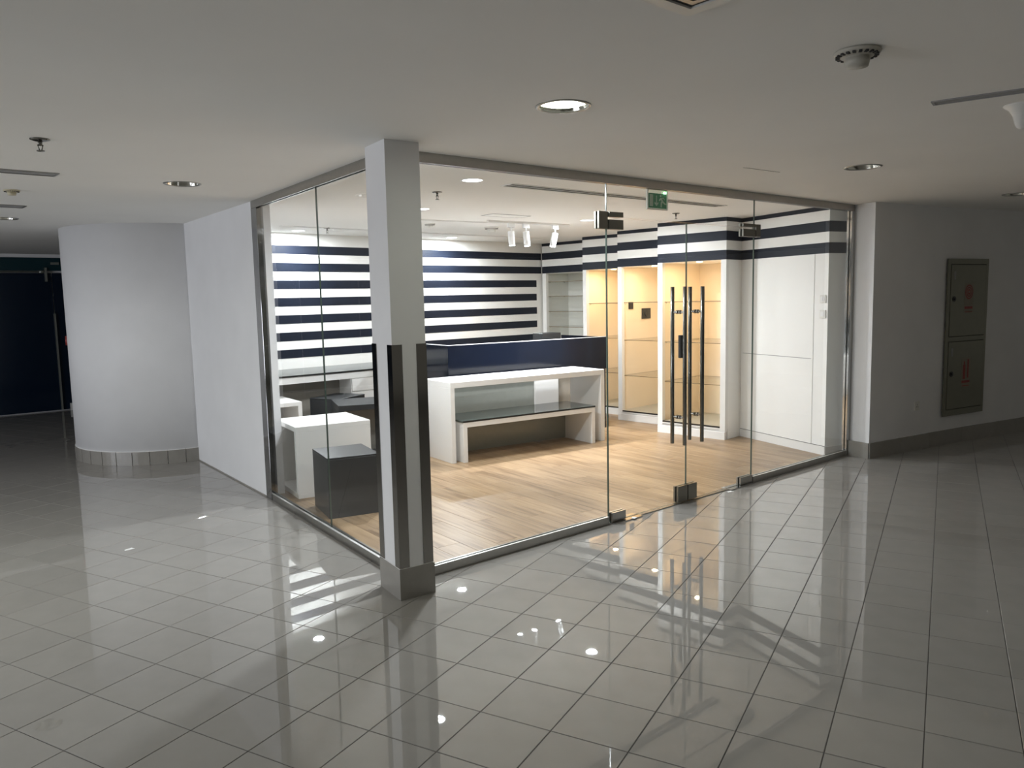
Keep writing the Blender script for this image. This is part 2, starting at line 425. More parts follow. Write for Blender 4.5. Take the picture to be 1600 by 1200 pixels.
# right wall
wr = empty('wall_right', (8, 0, 0), 'grey-white wall to the right of the shop, with the steel cabinet in it', 'wall', kind='structure')
RW = [(5.694, -.028), (6.732, -.198), (7.362, -.300), (8.623, -.556), (10.8, -1.15)]
PR('wall_face', 'wall', wr, RW+[(10.8, .8), (5.80, .8), (5.765, FY)], 0, ZC)
bs = empty('baseboard_right', (5.7, 0, 0), 'grey tile skirting along the foot of the right wall', 'skirting', kind='structure')
def skirt_piece(P, Q, z, parent, t=.012):
    d = Vector((Q[0]-P[0], Q[1]-P[1])); L = d.length; d /= L; n = Vector((d.y, -d.x))
    pts = [(P[0]+d.x*.001, P[1]+d.y*.001), (Q[0]-d.x*.001, Q[1]-d.y*.001), (Q[0]-d.x*.001+n.x*t, Q[1]-d.y*.001+n.y*t), (P[0]+d.x*.001+n.x*t, P[1]+d.y*.001+n.y*t)]
    return PR('skirting_tile', 'skirt', parent, pts, 0, z)
path = RW
acc = []
for A, B in zip(path, path[1:]):
    L = math.hypot(B[0]-A[0], B[1]-A[1]); n = max(1, round(L/.6))
    for k in range(n): acc.append(((A[0]+(B[0]-A[0])*k/n, A[1]+(B[1]-A[1])*k/n), (A[0]+(B[0]-A[0])*(k+1)/n, A[1]+(B[1]-A[1])*(k+1)/n)))
for A, B in acc: skirt_piece(A, B, .165, bs)
skirt_piece((5.735, FY-.006), (5.694, -.028), .165, bs)

# ------------------------------------------------------------------ corner column
cp = empty('corner_column', (.12, .15, 0), 'square white column at the glazed corner with steel corner guards and a grey tile base', 'column')
cp['kind'] = 'structure'; cp.name = 'wall_column'
Q = [(.006, .008), (.222, -.010), (.248, .290), (.046, .292)]
PR('shaft', 'wall', cp, Q, 0.15, ZC)
def lerp(A, B, t): return (A[0]+(B[0]-A[0])*t, A[1]+(B[1]-A[1])*t)
def guard(C, A, B, la, lb, z0=.19, z1=1.50, t=.004):
    """L strip wrapped round corner C along CA and CB, proud of the column faces"""
    C, A, B = Vector(C), Vector(A), Vector(B)
    da = (A-C).normalized(); db = (B-C).normalized()
    na = Vector((-da.y, da.x)); na = na if na.dot(db) < 0 else -na
    nb = Vector((-db.y, db.x)); nb = nb if nb.dot(da) < 0 else -nb
    k = C+(-(da+db))*t*1.0
    pts = [C+da*la, C, C+db*lb, C+db*lb+nb*t, k, C+da*la+na*t]
    return PR('corner_guard', 'guard_steel', cp, [(q.x, q.y) for q in pts], z0, z1)
guard(Q[0], Q[1], Q[3], .062, .062)
guard(Q[1], Q[2], Q[0], .062, .062)
guard(Q[3], Q[0], Q[2], .062, .062)
QB = [(-.002, 0), (.230, -.020), (.252, .300), (.040, .300)]
for k, nm in ((0, 1), (3, 0)):
    A, B = QB[k], QB[(k+1) % 4]
    d = Vector((B[0]-A[0], B[1]-A[1])).normalized(); n = Vector((-d.y, d.x))
    PR('base_tile', 'skirt', cp, [A, B, (B[0]+n.x*.012-d.x*.011*(k == 0), B[1]+n.y*.012-d.y*.011*(k == 0)), (A[0]+n.x*.012+d.x*.011*(k == 0), A[1]+n.y*.012+d.y*.011*(k == 0))], 0, .185)
PR('base_tile', 'skirt', cp, [(.230, -.018), (.252, .20), (.240, .20), (.220, -.008)], 0, .185)
PR('mortar_cap', 'white', cp, [(.002, .004), (.226, -.014), (.246, .295), (.044, .296)], .15, .189)

# ------------------------------------------------------------------ glazing
def pane(name, parent, poly, z0, z1, gm='glass', em='glass_edge', long_axis=None):
    """thin pane: broad faces clear, thin edges green"""
    b = MB(); ks, ke = b.slot(gm), b.slot(em)
    fs = b.prism(poly, z0, z1)
    areas = []
    for f in fs:
        f.normal_update()
        areas.append(f.calc_area())
    big = sorted(areas)[-2]*.6
    for f, a in zip(fs, areas): f.material_index = ks if a > big else ke
    return b.build(name, gm, parent)
GT = .012
def front_pane(name, parent, x0, x1, z0, z1): return pane(name, parent, [(x0, FY+.018), (x1, FY+.018), (x1, FY+.018+GT), (x0, FY+.018+GT)], z0, z1)
def left_poly(y0, y1, d0, d1):
    n = Vector((2.43, -.22)).normalized()     # into the shop
    return [(LX(y0)+n.x*d0, y0+n.y*d0), (LX(y1)+n.x*d0, y1+n.y*d0), (LX(y1)+n.x*d1, y1+n.y*d1), (LX(y0)+n.x*d1, y0+n.y*d1)]
def window(num, label, loc): return empty('window_%d' % num, loc, label, 'window', kind='structure')
YS = 1.49
w1 = window(1, 'far frameless glass pane of the left glazing, beside the dark chrome jamb', (LX(2.2), 2.2, 0))
pane('glass_pane', w1, left_poly(YS+.002, 2.82, .018, .018+GT), .05, 2.60)
w2 = window(2, 'near frameless glass pane of the left glazing, next to the white column', (LX(.9), .9, 0))
pane('glass_pane', w2, left_poly(.285, YS-.002, .018, .018+GT), .05, 2.60)
w3 = window(3, 'frameless glass pane between the white column and the double door', (1.1, FY, 0))
front_pane('glass_pane', w3, .235, 2.023, .05, 2.60)
w4 = window(4, 'frameless glass pane right of the double door, before the chrome jamb', (4.8, FY, 0))
front_pane('glass_pane', w4, 3.957, 5.70, .05, 2.60)
w5 = window(5, 'frameless glass transom above the double door', (2.97, FY, 2.34))
front_pane('glass_pane', w5, 2.028, 3.952, 2.335, 2.60)

def bar_front(num, x0, x1, z0, z1, label, m='steel', y0=FY, y1=FY+.048):
    t = empty('trim_%d' % num, ((x0+x1)/2, y0, z0), label, 'trim', kind='structure')
    return t
t1 = bar_front(1, .25, 2.0, 0, .06, 'steel floor channel under the pane between column and door')
b = MB(); b.box(.252, 2.01, FY, FY+.012, 0, .060); b.box(.252, 2.01, FY+.036, FY+.05, 0, .060); b.box(.252, 2.01, FY+.012, FY+.036, 0, .045); b.build('channel', 'steel', t1)
BOX('top_strip', 'bright_strip', t1, .252, 2.01, FY-.001, FY+.0175, .0602, .0612)
t2 = bar_front(2, 3.95, 5.73, 0, .06, 'steel floor channel under the pane right of the door')
b = MB(); b.box(3.955, 5.74, FY, FY+.012, 0, .056); b.box(3.955, 5.74, FY+.036, FY+.05, 0, .056); b.box(3.955, 5.74, FY+.012, FY+.036, 0, .045); b.build('channel', 'steel', t2)
BOX('top_strip', 'bright_strip', t2, 3.96, 5.69, FY-.001, FY+.0175, .0562, .0572)
t3 = bar_front(3, .25, 5.7, 2.575, ZC, 'grey steel head channel along the top of the front glazing')
b = MB(); b.box(.235, 5.755, FY-.002, FY+.015, 2.575, ZC); b.box(.235, 5.755, FY+.034, FY+.052, 2.575, ZC); b.box(.235, 5.755, FY+.015, FY+.034, 2.60, ZC); b.build('channel', 'steel', t3)
t4 = empty('trim_4', (LX(1.6), 1.6, 0), 'steel floor channel under the left glazing', 'trim', kind='structure')
b = MB(); b.prism(left_poly(.285, 2.95, 0, .012), 0, .060); b.prism(left_poly(.285, 2.95, .036, .05), 0, .060); b.prism(left_poly(.285, 2.95, .012, .036), 0, .045); b.build('channel', 'steel', t4)
PR('top_strip', 'bright_strip', t4, left_poly(.285, 2.95, -.001, .0175), .0602, .0612)
t5 = empty('trim_5', (LX(1.6), 1.6, 2.57), 'grey steel head channel along the top of the left glazing', 'trim', kind='structure')
b = MB(); b.prism(left_poly(.285, 2.965, -.002, .015), 2.575, ZC); b.prism(left_poly(.285, 2.965, .034, .052), 2.575, ZC); b.prism(left_poly(.285, 2.965, .015, .034), 2.60, ZC); b.build('channel', 'steel', t5)
t6 = empty('trim_6', (LX(2.9), 2.9, 0), 'dark chrome upright jamb at the left end of the glazing', 'trim', kind='structure')
b = MB(); b.prism(left_poly(2.815, 2.963, -.004, .055), 0, 2.574); b.bevel(.002); b.build('jamb', 'jamb', t6)
t7 = empty('trim_7', (5.73, FY, 0), 'slim chrome upright jamb at the right end of the glazing', 'trim', kind='structure')
b = MB(); b.box(5.70, 5.764, FY-.004, FY+.055, 0, 2.574); b.bevel(.002); b.build('jamb', 'chrome', t7)
t8 = empty('trim_8', (2.98, FY, 0), 'thin metal threshold strip on the floor under the double door', 'trim', kind='structure')
BOX('strip', 'steel', t8, 2.01, 3.955, FY-.002, FY+.036, 0, .0075)

# doors
X0, XM, X1 = 2.030, 2.982, 3.950
def handle(parent, x, tagx):
    hroot = None
    for sy, nm in ((-.064, 'pull_bar'), (.064, 'pull_bar')):
        b = MB(); y = FY+.024+sy
        b.cyl((x, y, .505), (x, y, 1.815), .0165, 18)
        b.bevel(.0008)
        o = b.build(nm, 'dark_steel', parent)
        b = MB()
        for z in (.735, 1.607):
            b.cyl((x, y, z), (x, FY+.024+(.0065 if sy > 0 else -.0065), z), .010, 14)
            b.cyl((x, FY+.024+(.0065 if sy > 0 else -.0065), z), (x, FY+.024+(.02 if sy > 0 else -.02), z), .017, 16)
        b.build('standoff', 'chrome', o)
d1 = empty('door_1', (X0, FY, 0), 'left leaf of the frameless glass double door, with the black lock on its edge', 'door', kind='structure')
front_pane('glass_leaf', d1, X0, XM-.003, .012, 2.328)
handle(d1, 2.884, 0)
BOX('lock', 'black', d1, 2.918, 2.955, FY+.0305, FY+.055, 1.225, 1.415, .002)
d2 = empty('door_2', (X1, FY, 0), 'right leaf of the frameless glass double door', 'door', kind='structure')
front_pane('glass_leaf', d2, XM+.003, X1, .012, 2.328)
handle(d2, 3.118, 0)
def patch(parent, name, x0, x1, z0, z1, m='fitting'):
    b = MB(); b.box(x0, x1, FY-.002, FY+.0175, z0, z1); b.box(x0, x1, FY+.0305, FY+.05, z0, z1); b.bevel(.0015)
    return b.build(name, m, parent)
patch(d1, 'bottom_pivot', 2.045, 2.200, .012, .082, 'steel')
patch(d1, 'bottom_lock', 2.85, XM-.006, .014, .150)
patch(d2, 'bottom_lock', XM+.006, 3.105, .014, .150)
patch(d2, 'bottom_pivot', 3.757, 3.937, .012, .078, 'steel')
patch(d1, 'top_pivot', 2.036, 2.190, 2.245, 2.315)
patch(d2, 'top_pivot', 3.757, 3.942, 2.250, 2.315)
patch(w5, 'transom_patch', 2.036, 2.190, 2.336, 2.372)
patch(w3, 'transom_patch', 1.925, 2.020, 2.245, 2.372)
patch(w5, 'transom_patch', 3.757, 3.942, 2.336, 2.362)
patch(w4, 'transom_patch', 3.959, 4.025, 2.250, 2.362)
b = MB(); b.box(2.03, 2.36, FY-.035, FY+.075, 0, .009); b.bevel(.001); tag(b.build('floor_spring_cover', 'chrome'), 'bright steel floor spring plate under the left leaf of the door', 'floor plate', 'floor spring plates')
b = MB(); b.box(3.56, 3.93, FY-.035, FY+.075, 0, .009); b.bevel(.001); tag(b.build('floor_spring_cover', 'chrome'), 'bright steel floor spring plate under the right leaf of the door', 'floor plate', 'floor spring plates')
for (x, y, w, a, l) in ((2.26, .19, .05, .4, 'white paper scrap on the plate at the foot of the left door leaf'), (3.52, .17, .06, -.3, 'white paper scrap on the floor by the right floor plate'), (-.93, 2.2, .07, .2, 'small white paper scrap on the corridor tiles before the curved wall')):
    T = frame((x, y), a); b = MB(); b.prism([T(-w/2, -.015), T(w/2, -.02), T(w*.4, .02), T(-w*.4, .012)], .0096 if y < .2 and y > 0 and x < 3 else .0005, .0106 if y < .2 and x < 3 else .0015); tag(b.build('paper_scrap', 'paper'), l, 'paper', 'paper scraps on the floor')

# ------------------------------------------------------------------ shop walls
def BY(x): return 5.75 + (x-1.7)*(.25/4.8)
wb = empty('wall_back', (4, 5.9, 0), 'rear shop wall painted in white and navy horizontal stripes', 'wall', kind='structure')
PR('wall_face', 'wall_in', wb, [(.60, BY(.6)), (7.4, BY(7.4)), (7.4, BY(7.4)+.15), (.60, BY(.6)+.15)], 0, ZC)
SP = .111; ZT = 2.481
def stripe_band(parent, A, B, z0, z1, t=.002, n=None):
    d = Vector((B[0]-A[0], B[1]-A[1])).normalized(); nn = Vector((d.y, -d.x)) if n is None else n
    return PR('dark_stripe', 'navy', parent, [A, B, (B[0]+nn.x*t, B[1]+nn.y*t), (A[0]+nn.x*t, A[1]+nn.y*t)], z0, z1)
for k in range(7):
    z1 = ZT-2*k*SP; xe = 6.585 if k < 2 else 6.47
    stripe_band(wb, (.72, BY(.72)), (xe, BY(xe)), z1-SP, z1)

ws = empty('wall_side', (5.7, 1, 0), 'right-hand shop wall beside the entrance, white with navy stripes at the top', 'wall', kind='structure')
WP = [(5.53, .37), (5.80, .30), (6.4, .30), (6.4, 1.66), (5.93, 1.69)]
PR('wall_face', 'wall_in', ws, WP, 0, ZC)
for (z0, z1) in ((2.37, 2.481), (2.148, 2.259), (2.592, ZC)):
    stripe_band(ws, (5.93, 1.69), (5.53, .37), z0, z1, n=Vector((-1.32, .40)).normalized())
    stripe_band(ws, (5.53, .37), (5.80, .30), z0, z1, n=Vector((-.07, -.27)).normalized())
def along(t, off=0): # along the side wall from inner corner
    A, B = Vector((5.93, 1.69)), Vector((5.53, .37)); n = Vector((-1.32, .40)).normalized()
    q = A+(B-A)*t+n*off; return (q.x, q.y)
PR('baseboard', 'white', ws, [along(0), along(1.0), along(1.004, .010), along(0, .010)], 0, .098)
PR('baseboard', 'white', ws, [(5.53, .37), (5.80, .30), (5.798, .29), (5.52, .36)], 0, .098)
PR('shadow_groove', 'dark', ws, [along(0), along(1), along(1, .003), along(0, .003)], .098, .103)
PR('panel', 'wall_in', ws, [along(.03), along(.86), along(.86, .006), along(.03, .006)], 1.034, 2.146)
PR('panel', 'wall_in', ws, [along(.03), along(.86), along(.86, .006), along(.03, .006)], .104, 1.027)
PR('shadow_groove', 'grey_slot', ws, [along(.03), along(.84), along(.84, .002), along(.03, .002)], 1.027, 1.034)
def wall_plate(name, label, t, z, w, h_, grp, sub):
    A = along(t, 0); n = Vector((-1.32, .40)).normalized(); d = Vector((-.40, -1.32)).normalized()
    T2 = lambda a, o: (A[0]+d.x*a+n.x*o, A[1]+d.y*a+n.y*o)
    b = MB(); b.prism([T2(-w/2, .0), T2(w/2, .0), T2(w/2, .011), T2(-w/2, .011)], z-h_/2, z+h_/2); b.bevel(.002)
    r = b.build(name, 'plastic'); tag(r, label, 'switch', grp)
    for k in range(sub):
        a0 = -w*.32+k*(w*.64/sub)
        PR('rocker', 'white_gloss', r, [T2(a0+.003, .011), T2(a0+w*.64/sub-.003, .011), T2(a0+w*.64/sub-.003, .015), T2(a0+.003, .015)], z-h_*.28, z+h_*.28)
wall_plate('light_switch', 'upper white switch plate on the shop wall right of the entrance', .955, 1.672, .085, .085, 'switch plates right of the entrance', 2)
wall_plate('light_switch', 'lower white switch plate on the shop wall right of the entrance', .955, 1.512, .085, .085, 'switch plates right of the entrance', 1)

we = empty('wall_rear_right', (7.35, 3, 0), 'outer shop wall behind the display alcoves', 'wall', kind='structure')
BOX('wall_face', 'wall_in', we, 7.35, 7.5, .3, 6.2, 0, ZC)

# ------------------------------------------------------------------ display alcoves stepping along the right side
def alcove(name, label, A, B, xb, posts, zb, shelves, warm, over=.0, group='stepped display alcoves'):
    """face from A (near end) to B (far end); open niche behind the face"""
    A, B = Vector(A), Vector(B); d = (B-A).normalized(); L = (B-A).length; n = Vector((-d.y, d.x)); n = n if n.x > 0 else -n  # into the wall
    T2 = lambda a, o: (A.x+d.x*a+n.x*o, A.y+d.y*a+n.y*o)
    Pm = T2(L/2, .2)
    r = empty(name, (Pm[0], Pm[1], 0), label, 'display alcove', group)
    def bx(nm, m, a0, a1, o0, o1, z0, z1, bev=0): return PR(nm, m, r, [T2(a0, o0), T2(a1, o0), T2(a1, o1), T2(a0, o1)], z0, z1, bev)
    D = xb; pw = posts; inm = 'niche' if warm else 'niche_grey'  # lit alcoves take the glow-tinted paint, the unlit one plain grey
    bx('fascia', 'wall_in', 0, L+over, 0, D, 2.146, ZC)
    for z0, z1 in ((2.37, 2.481), (2.148, 2.259), (2.592, ZC-.001)):
        PR('dark_stripe', 'navy', r, [T2(-.0015, 0), T2(L+over, 0), T2(L+over, -.002), T2(-.0015, -.002)], z0, z1)
        PR('dark_stripe', 'navy', r, [T2(0, 0), T2(0, D), T2(-.002, D), T2(-.002, -.002)], z0, z1)
    bx('post', 'white', 0, pw, 0, .06, zb, 2.146, .001)
    bx('post', 'white', L-pw, L, 0, .06, zb, 2.146, .001)
    bx('side_panel', 'wall_in', 0, pw*.55, .06, D, 0, 2.146)
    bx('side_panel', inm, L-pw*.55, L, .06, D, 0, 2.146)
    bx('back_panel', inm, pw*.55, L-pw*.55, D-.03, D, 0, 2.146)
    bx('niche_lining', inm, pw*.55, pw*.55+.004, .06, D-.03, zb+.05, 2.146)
    bx('bottom_rail', 'white', pw, L-pw, .0, .06, zb-.055, zb+.012)
    bx('plinth', 'white', 0, L, -.008, .04, 0, .098, .002)
    bx('rail_lower', 'white', 0, L, 0, .05, .1, zb)
    bx('niche_base', 'niche_floor', pw*.55, L-pw*.55, .02, D-.03, zb+.012, zb+.028)
    if warm: bx('black_edge', 'black_edge', pw, L-pw, .0, .02, zb+.012, zb+.030)
    for z in shelves:
        b = MB(); kg, ke = b.slot('shelf_glass'), b.slot('shelf_edge')
        fs = b.prism([T2(pw*.55+.006, .05), T2(L-pw*.55-.004, .05), T2(L-pw*.55-.004, D-.035), T2(pw*.55+.006, D-.035)], z-.004, z+.004)
        for f in fs:
            f.normal_update(); f.material_index = kg if abs(f.normal.z) > .5 else ke
        sh = b.build('glass_shelf', 'shelf_glass', r)
        for a in (pw*.55+.004, L-pw*.55-.018):
            for o in (.12, D-.14):
                q0, q1 = T2(a, o), T2(a+.014, o); b = MB(); b.cyl((q0[0], q0[1], z-.010), (q1[0], q1[1], z-.010), .006, 8); b.build('shelf_peg', 'chrome', sh)
    return r, T2, L
ALC = [
 ('warm lit display alcove nearest the entrance, widest of the row, with glass shelves', (5.565, 1.65), (5.475, 2.60), .95, .07, .13, (.655, 1.158, 1.66)),
 ('warm lit display alcove with two small black wall plates in it, second from the entrance', (5.965, 2.70), (5.885, 3.65), .95, .07, .115, (.635, 1.132, 1.655)),
 ('narrow-looking warm lit display alcove, third from the entrance, next to the unlit one', (6.255, 3.76), (6.175, 4.62), .90, .07, .09, (.615, 1.13, 1.645)),
]
AT = []
for lab, A, B, D, pw, zb, sh in ALC:
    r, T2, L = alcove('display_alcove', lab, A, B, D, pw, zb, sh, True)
    AT.append((r, T2, L))
    c = T2(L/2, .20)
    b = MB(); b.cyl((c[0], c[1], 2.1458), (c[0], c[1], 2.140), .035, 20); b.build('lamp', 'lamp_warm', r)
    light('alcove_lamp', 'AREA', (c[0], c[1], 2.136), 5.2, (1, .70, .39), (0, 0, -1), shape='DISK', size=.07)
r, T2, L = alcove('display_alcove', 'unlit pale grey display alcove in the back corner, with five slim shelves', (6.61, 4.74), (6.57, 5.96), .60, .085, .10, (1.04, 1.26, 1.515, 1.765, 2.005), False)
# small black plates on the back of the second alcove
r2, T22, L2 = AT[1]
def plate(o, z, w, h_, label, knob):
    a = L2-.07*.55-.0005          # on the far side panel
    b = MB(); b.prism([T22(a-.012, o-w/2), T22(a-.012, o+w/2), T22(a, o+w/2), T22(a, o-w/2)], z-h_/2, z+h_/2); b.bevel(.002)
    q = b.build('wall_plate', 'black'); tag(q, label, 'wall plate', 'black plates in the second alcove')
    if knob:
        c0, c1 = T22(a-.012, o), T22(a-.018, o); b = MB(); b.cyl((c0[0], c0[1], z), (c1[0], c1[1], z), h_*.28, 20); b.build('socket_disc', 'dark', q)
plate(.245, 1.612, .10, .10, 'smaller black plate, at the upper left inside the second alcove', False)
plate(.61, 1.49, .21, .15, 'larger square black plate inside the second alcove, with a round centre', True)

# ------------------------------------------------------------------ furniture
# long white table, and a lower bench-like table nested under it
TT = frame((2.45, 2.895), math.atan2(-.225, 2.11))
ht = empty('display_table', (3.5, 3.1, 0), 'long tall white display table with slab legs in the middle of the shop', 'table')
HL, HD, HH = 2.125, .60, .875
LB('tabletop', 'white', ht, TT, 0, HL, 0, HD, HH-.062, HH, .002)
LB('leg', 'white', ht, TT, 0, .05, 0, HD, .006, HH-.062, .002)
LB('leg', 'white', ht, TT, HL-.055, HL, 0, HD, .006, HH-.062, .002)
TL = frame((2.565, 2.840), math.atan2(-.205, 1.80))
lt = empty('low_table', (3.5, 3.0, 0), 'low white table with a black-edged glass top, nested under the tall white table', 'table')
LL, LD, LH = 1.81, .57, .440
LB('tabletop', 'white', lt, TL, 0, LL, 0, LD, LH-.055, LH, .002)
LB('leg', 'white', lt, TL, 0, .05, 0, LD-.02, .006, LH-.055, .002)
LB('leg', 'white', lt, TL, LL-.05, LL, 0, LD-.02, .006, LH-.055, .002)
LB('back_panel', 'green_grey', lt, TL, .05, LL-.05, LD-.045, LD-.02, .012, LH-.055)
LB('glass_top', 'green_glass', lt, TL, -.004, LL+.004, 0, LD, LH, LH+.018, .001)
LB('glass_edge', 'black_edge', lt, TL, -.004, LL+.004, -.003, -.0005, LH, LH+.018)
# dark counter behind the tables
TC = frame((2.895, 3.55), math.atan2(-.225, 2.11))
ct = empty('service_counter', (4, 3.8, 0), 'service counter with a glossy black upper front behind the white tables', 'counter')
CL, CD, CH = 2.40, .95, 1.225
LB('front_panel', 'black_glass', ct, TC, 0, CL, 0, .03, .80, CH-.006, .001)
LB('side_panel', 'black_glass', ct, TC, 0, .03, .031, CD, .006, CH-.006, .001)
LB('side_panel', 'black_glass', ct, TC, CL-.03, CL, .031, CD, .006, CH-.006, .001)
LB('work_surface', 'black', ct, TC, .03, CL-.03, .03, CD, .80, .83)
LB('bright_edge', 'white_gloss', ct, TC, 0, CL, 0, .03, CH-.0055, CH)
LB('bright_edge', 'white_gloss', ct, TC, 0, .03, .031, CD, CH-.0055, CH)
LB('lower_panel', 'green_grey', ct, TC, .03, 1.22, .02, .045, .006, .80)
LB('white_post', 'white', ct, TC, 1.22, 1.58, -.01, .05, .006, .80, .002)
LB('lower_panel', 'grey_lam', ct, TC, 1.58, CL-.03, .02, .045, .006, .80)
TB = frame((4.55, 3.75), math.atan2(-.225, 2.11))
b = MB(); b.prism([TB(0, 0), TB(.30, 0), TB(.30, .22), TB(0, .22)], .831, 1.285); b.bevel(.003); q = b.build('till_box', 'black'); tag(q, 'flat-topped black box standing on the service counter, just showing above its front', 'box')

# counter along the striped wall
TS_ = frame((.86, 4.824), math.atan2(.052, 1))
sc = empty('long_counter', (2.4, 5.3, 0), 'long white counter with a glass top along the foot of the striped wall', 'counter')
SL, SD, SH = 3.32, .87, .885
LB('glass_top', 'counter_glass', sc, TS_, -.01, SL, -.01, SD, SH, SH+.016, .001)
LB('top_edge', 'black_edge', sc, TS_, -.012, SL, -.014, -.0105, SH-.004, SH+.012)
LB('fascia', 'white', sc, TS_, 0, SL, 0, SD, SH-.085, SH-.001)
LB('back_panel', 'grey_lam', sc, TS_, 0, SL, .30, .33, .006, SH-.086)
LB('leg', 'white', sc, TS_, SL-.05, SL, 0, .30, .006, SH-.086, .002)
LB('drawer_box', 'white', sc, TS_, 1.52, 2.29, .02, .30, .006, SH-.086)
for k in range(4):
    z1 = SH-.092-k*.17
    for e in range(1):
        dr = LB('drawer', 'white', sc, TS_, 1.525, 2.285, .0, .018, z1-.158, z1, .0015)

# hollow display cubes
def hollow(name, label, o, ang, w, d, hgt, open_side, m, inm, group=None, t=.045):
    """open_side: 'left' (-x face) or 'front' (-y face)"""
    T2 = frame(o, ang); r = empty(name, (*T2(w/2, d/2), 0), label, 'display cube', group)
    LB('top', m, r, T2, 0, w, 0, d, hgt-t, hgt, .002)
    LB('bottom', m, r, T2, 0, w, 0, d, .006, .006+t, .002)
    if open_side == 'left':
        LB('side', m, r, T2, 0, w, 0, t, .006+t, hgt-t, .001); LB('side', m, r, T2, 0, w, d-t, d, .006+t, hgt-t, .001)
        LB('back', inm, r, T2, w*.75, w*.75+.02, t, d-t, .006+t, hgt-t)
    else:
        LB('side', m, r, T2, 0, t, 0, d, .006+t, hgt-t, .001); LB('side', m, r, T2, w-t, w, 0, d, .006+t, hgt-t, .001)
        LB('back', inm, r, T2, t, w-t, d*.75, d*.75+.02, .006+t, hgt-t)
    return r
hollow('display_cube', 'large white hollow display cube, open on its left side, behind the left glazing', (.592, 2.655), math.atan2(-.10, .68), .70, .65, .654, 'left', 'white', 'cream', 'display cubes')
hollow('display_cube', 'white hollow display cube further back at the left, open towards the front', (.80, 4.38), math.radians(-5), .64, .66, .654, 'front', 'white', 'grey_lam', 'display cubes')
bc = empty('display_cube', (.72, 2.0, 0), 'solid black display cube standing in front of the white cube, near the column', 'display cube', 'display cubes')
TK = frame((.490, 1.862), math.atan2(-.095, .42))
LB('body', 'black', bc, TK, 0, .43, 0, .50, .006, .49, .003)
LB('top', 'black', bc, TK, -.001, .431, -.001, .501, .4905, .505, .002)
hollow('display_cube', 'black hollow display cube before the drawers of the wall counter, open in front', (1.57, 3.72), math.radians(-20), .78, .62, .645, 'front', 'black', 'grey_lam', 'display cubes', t=.06)
bb = empty('display_cube', (2.0, 4.7, 0), 'black display box set askew against the wall counter, behind the open black cube', 'display cube', 'display cubes')
TB2 = frame((1.93, 4.40), math.radians(26))
LB('body', 'black', bb, TB2, 0, .52, 0, .42, .006, .61, .003)
LB('top', 'black', bb, TB2, -.001, .521, -.001, .421, .6105, .625, .002)

# ------------------------------------------------------------------ ceiling fixtures
def downlight(x, y, label, lit):
    r = empty('downlight', (x, y, ZC), label, 'ceiling light', 'recessed corridor downlights')
    b = MB(); b.lathe((x, y, ZC), [(.112, .004), (.112, -.004), (.126, -.006), (.132, -.001), (.132, .0)], 40); b.build('trim_ring', 'steel', r)
    b = MB(); b.lathe((x, y, ZC), [(.112, 0), (.100, .05), (.075, .10), (.062, .125)], 40); o = b.build('reflector', 'reflector', r)
    b = MB(); b.lathe((x, y, ZC), [(.062, .125), (0, .126)], 24); b.build('reflector_back', 'lamp_green' if lit else 'reflector', r)
    b = MB()
    if lit: b.lathe((x, y, ZC), [(0, .012), (.098, .012), (.104, .016), (.098, .022), (0, .022)], 32); b.build('diffuser', 'lamp_green', r)
    else:
        for s in (-.022, .022):
            b.cyl((x+s, y, ZC+.06), (x+s, y, ZC+.122), .012, 12)
        b.build('lamp_tube', 'plastic', r)
        b = MB(); b.lathe((x, y, ZC), [(.03, .06), (.03, .075), (.028, .08)], 24); b.build('lamp_collar', 'dark', r)
    return r
downlight(*DL[0], 'the one lit corridor downlight, over the floor in front of the glazing', True)
light('corridor_lamp', 'AREA', (DL[0][0], DL[0][1], ZC+.008), 2.6, (.96, 1.0, .86), (0, 0, -1), shape='DISK', size=.18)
downlight(-3.38, 2.25, 'lit corridor downlight over the floor at the far left', True)
light('corridor_lamp', 'AREA', (-3.38, 2.25, ZC+.008), 34, (.96, 1.0, .93), (0, 0, -1), shape='DISK', size=.18)
downlight(*DL[1], 'unlit chrome downlight left of the column, above the left corridor', False)
downlight(*DL[2], 'unlit chrome downlight in front of the right end of the glazing', False)
downlight(*DL[3], 'unlit chrome downlight at the right edge, near the right wall', False)
downlight(*DL[4], 'unlit downlight at the far left edge, near the curved wall', False)

LEDS = [((1.329, .95), 'bright round lamp in the shop ceiling nearest the column'), ((2.03, 2.70), 'round lamp in the shop ceiling just right of the column, before the track'),
        ((2.0, 5.40), 'round lamp in the shop ceiling at the left, near the striped wall'), ((4.40, 5.50), 'round lamp in the shop ceiling over the middle of the striped wall'),
        ((4.35, 2.72), 'round lamp in the shop ceiling right of the track lights')]
for (x, y), lab in LEDS:
    r = empty('led_downlight', (x, y, ZC), lab, 'ceiling light', 'round lamps in the shop ceiling')
    b = MB(); b.lathe((x, y, ZC), [(.076, 0), (.076, -.006), (.086, -.004), (.090, 0)], 32); b.build('trim_ring', 'white', r)
    b = MB(); b.lathe((x, y, ZC), [(0, -.003), (.076, -.003), (.076, -.001), (0, -.001)], 32); b.build('lamp', 'lamp_cool', r)
    light('shop_lamp', 'AREA', (x, y, ZC-.012), 36, (.91, .95, 1.0), (0, 0, -1), shape='DISK', size=.12)

